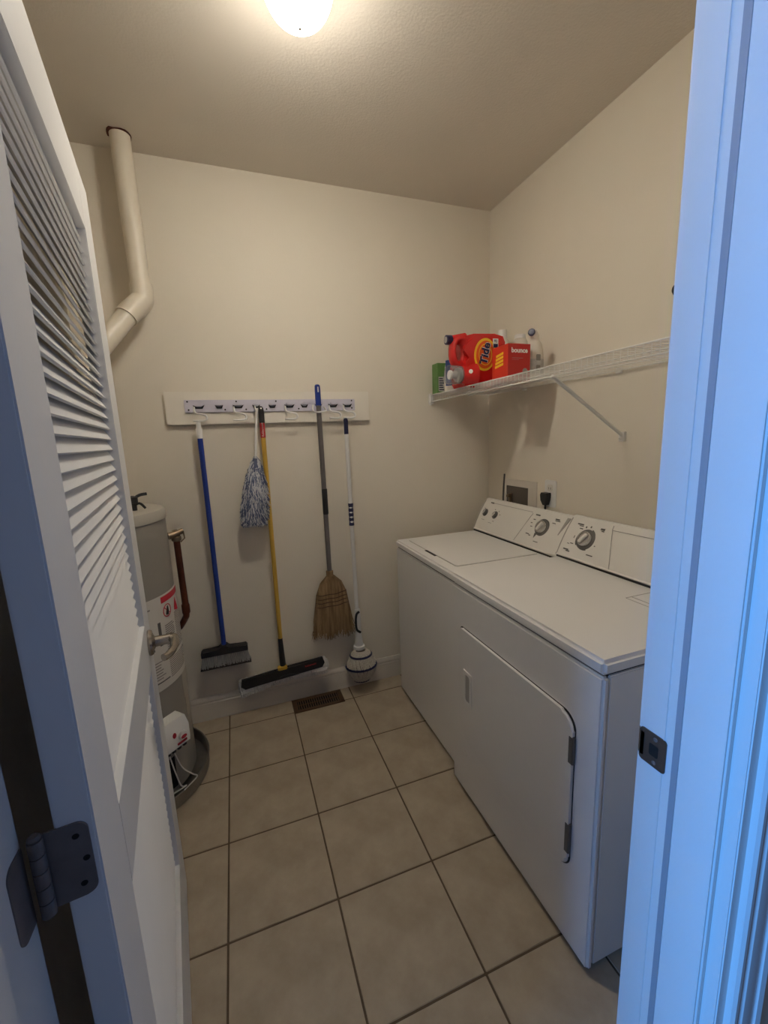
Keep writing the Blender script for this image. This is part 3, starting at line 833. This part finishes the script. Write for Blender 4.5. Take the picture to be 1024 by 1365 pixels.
mk = [(.232, .181, .026, .006), (.632, .172, .028, .006), (.615, .067, .024, .005), (.633, .062, .012, .005), (.689, .039, .03, .003), (.767, .172, .024, .005), (.772, .164, .03, .003), (.755, .150, .02, .003),
      (.622, .146, .014, .004), (.612, .126, .012, .004), (.62, .108, .014, .004), (.286, .145, .006, .004), (.325, .14, .006, .004), (.345, .122, .008, .004), (.31, .076, .012, .003), (.285, .062, .03, .0016), (.21, .07, .03, .0016), (.187, .139, .01, .003)]
marks(cw, FW, mk)
m = MB(FW); m.tube([(.540, .012, .0006), (.586, .155, -.0002), (.592, .175, -.002)], .0011, 5); m.build('panel_groove', 'console_grey', cw)
m = MB(FW); m.tube([(.235, .176, -.0012), (.26, .181, -.0022), (.585, .181, -.0022)], .0013, 5); m.build('panel_groove', 'console_grey', cw)
m = MB(FW); m.prism([(.842, .19), (.822, .19), (.806, .10), (.812, .10)], -.003, .0002); m.build('grey_wedge', 'console_grey', cw)

# ---------------------------------------------------------------- dryer
dr = thing('dryer', 'white front-loading clothes dryer nearest the doorway', 'dryer', (1.2, -1.245, 0))
DX, Y0, Y1, DTT = .857, -1.620, -.869, .957
MB().box((DX + .026, Y0 + .004, .026), (1.56, Y1 - .004, .912), .003, 2).build('cabinet', 'enamel', dr)
MB().box((DX + .002, Y0 + .001, .020), (DX + .0245, Y1 - .001, .913), .007, 3).build('front_panel', 'enamel', dr)
MB().box((DX + .012, Y0 + .012, .03), (1.55, Y1 - .012, .917)).build('seam', 'seam', dr)
MB().box((DX, Y0, .9165), (1.562, Y1, DTT), .010, 3).build('top_panel', 'enamel', dr)
for yy in (-1.56, -.93):
    for xx in (.90, 1.51):
        MB().lathe([(.02, .0), (.02, .01), (.009, .012), (.009, .032)], (xx, yy, 0), n=12).build('foot', 'black', dr)
SF = SIDEF(DX + .002, 0, 0)
o = MB(); o.prism(rrect(.9365, .2685, 1.5435, .7605, (.092, .047, .047, .022), 8), -.002, .0004, SF); o.build('door_gap', 'seam', dr)
o = MB(); o.prism(rrect(.940, .272, 1.540, .757, (.09, .045, .045, .02), 8), -.002, .010, SF, .006, 3); dd = o.build('door', 'enamel_door', dr)
o = MB()
a, b = rrect(.978, .452, 1.040, .594, .005), rrect(.992, .466, 1.026, .580, .009)
for (z0, z1) in ((.0085, .014),):
    va_ = [[o.v(SF @ Vector((p[0], p[1], z))) for p in pl] for pl, z in ((a, z0), (a, z1), (b, z1), (b, z0))]
    for q in range(3):
        n_ = len(a)
        for i in range(n_):
            j = (i + 1) % n_
            o.f([va_[q][i], va_[q][j], va_[q + 1][j], va_[q + 1][i]])
dh = o.build('door_handle', 'white', dd)
o = MB(); o.prism(b, .006, .0104, SF); o.build('handle_recess', 'console_grey', dh)  # flat plate coloured grey for the shade inside the handle recess
for z0, z1 in ((.617, .70), (.333, .428)):
    o = MB(); o.box((1.528, z0, .0), (1.5455, z1, .0115), .002, 2); o.b.transform(SF); o.build('hinge', 'dial', dd)
o = MB(); o.prism(rrect(.955, .197, .985, .203, .002), -.001, .002, SF @ Matrix.Rotation(0, 4, 'Z')); o.build('maker_tag', 'white', dr)
# lint screen lid
o = MB()
o.box((1.262, -1.60, DTT - .001), (1.265, -1.352, DTT + .0006)); o.box((1.238, -1.60, DTT - .001), (1.2405, -1.352, DTT + .0006)); o.box((1.24, -1.352, DTT - .001), (1.39, -1.349, DTT + .0006)); o.box((1.24, -1.60, DTT - .001), (1.39, -1.597, DTT + .0006))
o.build('lint_lid_seam', 'console_grey', dr)
MB().box((1.268, -1.594, DTT - .001), (1.388, -1.355, DTT + .0012), .0008, 1).build('lint_lid', 'enamel', dr)
cd, FD = console(dr, Y0, Y1, (1.385, .965), (1.480, 1.130), DTT, None)
X = dial(cd, FD, .989, .097, .032)
for a0, a1 in ((.55, 1.25), (2.3, 3.9), (4.3, 5.2)):
    m = MB(X)
    P_ = []
    for k in range(9):
        t_ = a0 + (a1 - a0) * k / 8; P_.append((.043 * cos(t_), .043 * sin(t_)))
    for k in range(9):
        t_ = a1 - (a1 - a0) * k / 8; P_.append(((.050 - .005 * k / 8) * cos(t_), (.050 - .005 * k / 8) * sin(t_)))
    m.prism(P_, -.004, .0012)
    m.build('dial_scale', 'dial', cd)
mk = [(.930, .158, .03, .005), (.938, .151, .02, .003), (.944, .139, .016, .004), (.965, .150, .004, .008), (.988, .155, .004, .008), (1.046, .156, .018, .008), (1.05, .148, .012, .004), (.912, .035, .026, .005), (.925, .029, .018, .004),
      (.930, .066, .016, .004), (.912, .062, .012, .003), (1.039, .037, .03, .004), (.928, .097, .004, .012), (1.045, .08, .006, .004)]
marks(cd, FD, mk)
m = MB(FD); m.tube([(1.150, .008, .0004), (1.118, .09, .0006), (1.088, .165, -.0008), (1.085, .182, -.003)], .0013, 5); m.build('panel_groove', 'console_grey', cd)
m = MB(FD); m.tube([(1.092, .162, -.0006), (1.35, .166, -.001), (1.59, .166, -.001)], .0013, 5); m.build('panel_groove', 'console_grey', cd)

# ---------------------------------------------------------------- wall box, outlet, hose, cord
wb = thing('laundry_outlet_box', 'recessed white laundry supply box in the wall behind the washer', 'outlet box', (XR, -.31, 1.13))
BF = SIDEF(XR, 0, 0)
m = MB()
for (a_, b_) in (((.165, 1.195), (.465, 1.235)), ((.165, 1.03), (.465, 1.06)), ((.165, 1.06), (.195, 1.195)), ((.395, 1.06), (.465, 1.195))):
    m.box((a_[0], a_[1], -.001), (b_[0], b_[1], .006), .001, 1)
m.b.transform(BF); m.build('box_frame', 'base', wb)
m = MB(); m.box((.195, 1.06, -.0005), (.395, 1.195, .0012)); m.b.transform(BF); m.build('box_recess', 'recess', wb)
m = MB(); m.tube([BF @ Vector((.245, 1.07, .012)), BF @ Vector((.245, 1.15, .012))], .010, 10); m.tube([BF @ Vector((.245, 1.135, .012)), BF @ Vector((.245, 1.14, .032))], .012, 10); m.build('supply_valve', 'brass', wb)
m = MB(); m.tube(smooth_path([(XR - .010, -.178, .95), (XR - .010, -.172, 1.12), (XR - .008, -.180, 1.262)], 5), .005, 8)
tag(m.build('grey_hose', 'dial'), 'thin grey tube standing against the wall left of the supply box', 'hose')
ol = thing('wall_outlet', 'white duplex wall outlet above the washer and dryer', 'outlet', (XR, -.565, 1.19))
m = MB(); m.prism(rrect(.528, 1.115, .610, 1.255, .006), 0, .005, BF, .002, 2); m.build('cover_plate', 'white', ol)
m = MB(); m.prism(rrect(.546, 1.196, .588, 1.232, .014), .003, .0062, BF, .0006, 1); rc = m.build('receptacle', 'label', ol)
m = MB(); m.prism(rrect(.558, 1.206, .560, 1.218, .0008), .005, .0066, BF); m.prism(rrect(.572, 1.206, .5745, 1.218, .0008), .005, .0066, BF); m.build('slot', 'void', rc)
pc = thing('power_cord', 'black plug and cord hanging from the wall outlet', 'cord', (XR, -.56, 1.16))
m = MB(); m.rings([[BF @ Vector((.556 + sx_ * w_, z_, d_)) for sx_, d_ in ((-1, .006), (1, .006), (1, dd_), (-1, dd_))] for z_, w_, dd_ in ((1.19, .020, .036), (1.178, .022, .040), (1.15, .018, .040), (1.125, .008, .034))]); m.build('plug', 'black', pc)
m = MB(); m.tube(smooth_path([BF @ Vector((.556, 1.13, .022)), BF @ Vector((.558, 1.09, .024)), BF @ Vector((.566, 1.03, .024)), BF @ Vector((.58, .95, .02))], 5), .0055, 8); m.build('cord', 'black', pc)
kb = MB(); kb.lathe([(.010, 0), (.010, .02), (.020, .024), (.023, .034), (.018, .043), (.0001, .045)], (XR, -1.195, 1.975), (-1, 0, 0), 18)
tag(kb.build('wall_hook', 'black'), 'small round black knob on the wall above the shelf', 'hook')

# ---------------------------------------------------------------- wire shelf
SZ = 1.742; SX0, SX1, SYE = 1.203, 1.598, -1.80
ws = thing('wire_shelf', 'long white wire shelf with a diagonal brace on the right wall', 'shelf', (1.4, -.9, SZ))
for nm, x_, z_, r_ in (('front_rod', SX0, SZ, .0028), ('front_rod', SX0, SZ - .038, .0028), ('deck_rod', 1.32, SZ - .0045, .0026), ('deck_rod', 1.46, SZ - .0045, .0026), ('back_rod', SX1, SZ, .0032)):
    MB().tube([(x_, -.006, z_), (x_, SYE, z_)], r_, 8).build(nm, 'wire', ws)
m = MB()
k = 0
yy = -.012
while yy > SYE:
    m.tube([(SX0 - .001, yy, SZ - .038), (SX0 - .001, yy, SZ - .004), (SX0 + .002, yy, SZ), (SX1, yy, SZ)], .0014, 5)
    yy -= .0127 * 2
m.build('cross_wires', 'wire', ws, kind='stuff')
m = MB(); m.box((SX0 - .012, -.022, SZ - .050), (SX0 + .016, 0, SZ + .004), .002, 1); m.box((SX0 - .006, -.006, SZ - .058), (SX0 + .010, 0, SZ + .010), .002, 1); m.build('end_bracket', 'white', ws)
m = MB(); m.tube([(SX0, -1.015, SZ - .036), (XR - .012, -.985, 1.478)], .0075, 8); m.build('brace', 'wire', ws)
m = MB(); m.box((XR - .016, -.998, 1.452), (XR, -.972, 1.492), .002, 1); m.tube([(XR - .012, -.985, 1.472), (XR - .02, -.985, 1.462)], .007, 8); m.build('brace_foot', 'wire', ws)
for yy in (-.35, -.95, -1.5):
    MB().box((XR - .016, yy - .012, SZ - .012), (XR, yy + .012, SZ + .010), .002, 1).build('wall_clip', 'white', ws)
DK = SZ + .0022

# ---------------------------------------------------------------- things on the shelf
# red jug with spout, handle and tap
jg = thing('detergent_jug', 'large red laundry detergent jug with a round orange and yellow label', 'jug', (1.28, -.37, DK))
JY = -.44
JF = WALLF(0, JY, 0)
body = [(1.194, DK), (1.21, DK), (1.40, DK), (1.424, DK + .012), (1.424, 1.960), (1.410, 1.987), (1.36, 1.997), (1.24, 1.992), (1.20, 1.982), (1.195, 1.96), (1.200, 1.93), (1.195, 1.90), (1.185, 1.88), (1.185, 1.852), (1.185, 1.76)]
m = MB(); m.prism(body, -.16, 0, JF, .020, 4); jb = m.build('jug_body', 'jug_red', jg, ang=50)
m = MB()
rs = []
for k in range(36):                                   # rounded loop with an oval hole, merging into the body
    a = 2 * pi * k / 36
    ca, sa = cos(a), sin(a)
    ox = 1.190 + .068 * math.copysign(abs(ca) ** .75, ca); oz = 1.908 + .079 * math.copysign(abs(sa) ** .75, sa)
    ix = 1.166 + .016 * ca; iz = 1.908 + .042 * sa
    cx_, cz_, hx_ = (ox + ix) / 2, (oz + iz) / 2, math.hypot(ox - ix, oz - iz) / 2
    ux, uz = (ox - ix) / (2 * hx_), (oz - iz) / (2 * hx_)
    rs.append([(cx_ + ux * hx_ * cos(b_), JY + .05 + .030 * sin(b_), cz_ + uz * hx_ * cos(b_)) for b_ in [2 * pi * q / 10 for q in range(10)]])
rs.append(rs[0])
m.rings(rs, True, False)
bmesh.ops.remove_doubles(m.b, verts=m.b.verts[:], dist=1e-5)
m.build('carry_handle', 'jug_red', jg, ang=60)
m = MB(); m.tube([(1.21, JY + .055, 1.974), (1.135, JY + .055, 1.966)], [.028, .021], 18); m.build('pour_neck', 'jug_red', jg)
m = MB(); m.lathe([(.0225, 0), (.023, .003), (.0225, .028), (.0001, .030)], (1.134, JY + .055, 1.966), (-1, 0, -.02), 20); cp = m.build('pour_cap', 'navy', jg, label='navy screw cap')
m = MB(); m.lathe([(.015, .0295), (.015, .0315), (.0001, .0316)], (1.134, JY + .055, 1.966), (-1, 0, -.02), 20); m.build('cap_face', 'console_grey', cp)
m = MB(); m.lathe([(.060, 0), (.058, .02), (.047, .05), (.041, .075), (.034, .08)], (1.247, JY + .03, 1.797), (-1, 0, 0), 28); m.build('tap_cone', 'jug_red', jg)
m = MB(); m.lathe([(.034, 0), (.036, .01), (.034, .02), (.02, .022), (.016, .045), (.022, .05), (.022, .06), (.012, .064)], (1.168, JY + .03, 1.797), (-1, 0, 0), 22); tpo = m.build('tap', 'white', jg, label='white press tap')
m = MB()
L_ = []
for r_, h_ in ((.0415, 0), (.044, .03), (.046, .068), (.0445, .068), (.0425, .03), (.040, .001)):
    L_.append((r_, h_))
m.lathe(L_, (1.170, JY + .03, 1.797), (-1, 0, 0), 24); m.build('measuring_cup', 'clear', jg)
def oval(cx, cz, rx, rz, d, mname, nm, par=None, rot=0):
    q = MB(); q.prism(ellipse(cx, cz, rx, rz, 36, rot), -.002, d, JF); return q.build(nm, mname, par or jg)
lb = oval(1.293, 1.892, .062, .078, .0008, 'bright_yellow', 'label_ring', rot=-.15)
oval(1.294, 1.891, .052, .067, .0016, 'orange', 'label_disc', lb, -.15)
m = MB(); m.tube([JF @ Vector((1.294 + .0365 * cos(a), 1.891 + .049 * sin(a), .0016)) for a in [2 * pi * k / 36 for k in range(37)]], .0022, 5); m.build('label_hoop', 'bright_yellow', lb)
TX = JF @ Matrix.Translation((1.293, 1.896, .0024)) @ Matrix.Rotation(D(78), 4, 'Z')
text('lettering_shade', 'Tide', .058, TX @ Matrix.Translation((.002, -.002, -.0006)), 'text_white', lb, .0004, .0035)
text('lettering', 'Tide', .058, TX, 'text_navy', lb, .0012, .0018)
m = MB(); m.prism(rrect(1.338, 1.925, 1.369, 1.969, .002), -.001, .001, JF); pn = m.build('count_panel', 'text_white', jg)
m = MB(); m.prism(rrect(1.341, 1.926, 1.366, 1.944, .001), .0005, .0016, JF); m.build('count_block', 'text_navy', pn)
text('count_number', '92', .018, JF @ Matrix.Translation((1.3535, 1.957, .0012)), 'text_navy', pn, .0006, .0004)
m = MB(); m.lathe([(.010, 0), (.010, .0015), (.0001, .0016)], (1.195, JY - .030 + .002, 1.806), (-.25, -1, .1), 16); m.build('round_sticker', 'text_white', jg)

# red carton of dryer sheets
bx = thing('dryer_sheet_box', 'red carton of dryer sheets between the red jug and white bottle', 'box', (1.36, -.57, DK))
BY = -.63
m = MB(); m.box((1.291, BY, DK), (1.414, BY + .125, 1.906), .0015, 1); m.build('carton', 'card_red', bx)
m = MB(); m.box((1.2898, BY + .002, DK + .002), (1.2925, BY + .123, 1.904)); sd = m.build('side_panel', 'card_orange', bx)
SP = SIDEF(1.2898, 0, 0)
m = MB()
for k in range(4):
    z_ = 1.868 - k * .016
    m.prism([(-BY - .090 - .003 * k, z_ - .012), (-BY - .035, z_ - .004), (-BY - .035, z_ + .007), (-BY - .090 - .003 * k, z_ - .001)], 0, .0008, SP)
m.build('yellow_print', 'bright_yellow', sd, kind='stuff')
text('lettering', 'bounce', .030, WALLF(1.3525, BY - .0003, 1.876), 'text_white', bx, .0006, .0009)
m = MB(); m.box((1.312, BY - .0006, 1.842), (1.372, BY, 1.8435)); m.box((1.312, BY - .0006, 1.835), (1.35, BY, 1.836)); m.build('small_print', 'label_text', bx)
m = MB(); m.prism(ellipse(1.385, 1.785, .014, .014, 16), 0, .0006, WALLF(0, BY, 0)); m.build('fold_mark', 'label_text', bx)

def bottle(name, label, prof, c, mname, sy=1.0, cap=None, lab=None, group=None, labm='label_grey'):
    r = thing(name, label, 'bottle', (c[0], c[1], DK), group)
    MB().lathe([(r_, DK + h_) for r_, h_ in prof], (c[0], c[1], 0), n=28, sy=sy).build('bottle_body', mname, r, ang=50)
    if cap:
        MB().lathe([(cap[0], DK + cap[1]), (cap[0] * 1.02, DK + cap[1] + .002), (cap[0] * .95, DK + cap[2] - .003), (.0001, DK + cap[2])], (c[0], c[1], 0), n=20).build('cap', cap[3], r)
    if lab:
        m = MB(); rs = [[(c[0] + (lab[2] + .0012) * cos(a), c[1] + (lab[2] + .0012) * sy * sin(a), DK + h_) for a in [pi * 1.05 + .9 * pi * k / 16 for k in range(17)]] for h_ in (lab[0], lab[1])]
        m.rings(rs, close=False); m.build('bottle_label', labm, r)
    return r
# white bottle to the right of the carton, navy cap on a slanted trigger neck
wbr = bottle('spray_bottle', 'white bottle with a navy cap right of the red carton', [(.0001, 0), (.040, 0), (.045, .006), (.046, .10), (.042, .14), (.033, .175), (.024, .188), (.018, .194)], (1.472, -.585), 'jug_white', .8, None, (.03, .10, .046))
m = MB(); m.tube(smooth_path([(1.472, -.585, DK + .186), (1.470, -.588, DK + .204), (1.457, -.592, DK + .220), (1.446, -.595, DK + .224)], 4), [.02] * 6 + [.019] * 4 + [.015] * 3, 14); m.build('bottle_neck', 'jug_white', wbr)
m = MB(); m.lathe([(.0165, -.004), (.017, .006), (.012, .010), (.0001, .0105)], (1.446, -.596, DK + .221), (-.75, -.6, .15), 16); m.build('cap', 'navy', wbr)
m = MB()
for u in (0, .022):
    m.prism(rrect(-.012, -.012, .012, .016, .004), 0, .0012, WALLF(1.465, -.622 - .0012, DK + .055 + u * 2.2))
m.build('label_print', 'label_text', wbr)
bottle('bleach_bottle', 'tall white capped bottle behind the red jug', [(.0001, 0), (.042, 0), (.045, .006), (.045, .20), (.040, .238), (.028, .262), (.024, .268)], (1.510, -.275), 'jug_white', 1, (.025, .268, .312, 'white'))
bottle('softener_bottle', 'shorter white rounded bottle against the wall behind the red carton', [(.0001, 0), (.040, 0), (.043, .006), (.043, .19), (.038, .222), (.030, .238), (.026, .24)], (1.530, -.400), 'jug_white', 1, (.028, .24, .262, 'white'))
bottle('white_bottle', 'white bottle with a blue label behind the jug tap', [(.0001, 0), (.042, 0), (.046, .006), (.047, .08), (.043, .13), (.036, .165), (.024, .185), (.018, .19)], (1.266, -.160), 'jug_white', .9, (.019, .188, .206, 'white'), (.03, .165, .0465), labm='blue_label')
gb = thing('green_box', 'small green carton at the far end of the shelf', 'box', (1.22, -.06, DK))
MB().box((1.204, -.098, DK), (1.262, -.030, 1.909), .0015, 1).build('carton', 'green', gb)
m = MB(); m.box((1.210, -.0988, DK + .01), (1.248, -.097, DK + .09)); lp = m.build('carton_label', 'label_grey', gb)
m = MB()
for k in range(6): m.box((1.213, -.0994, DK + .016 + k * .012), (1.245 - .004 * (k % 3), -.0986, DK + .022 + k * .012))
m.build('printed_lines', 'navy', lp, kind='stuff')
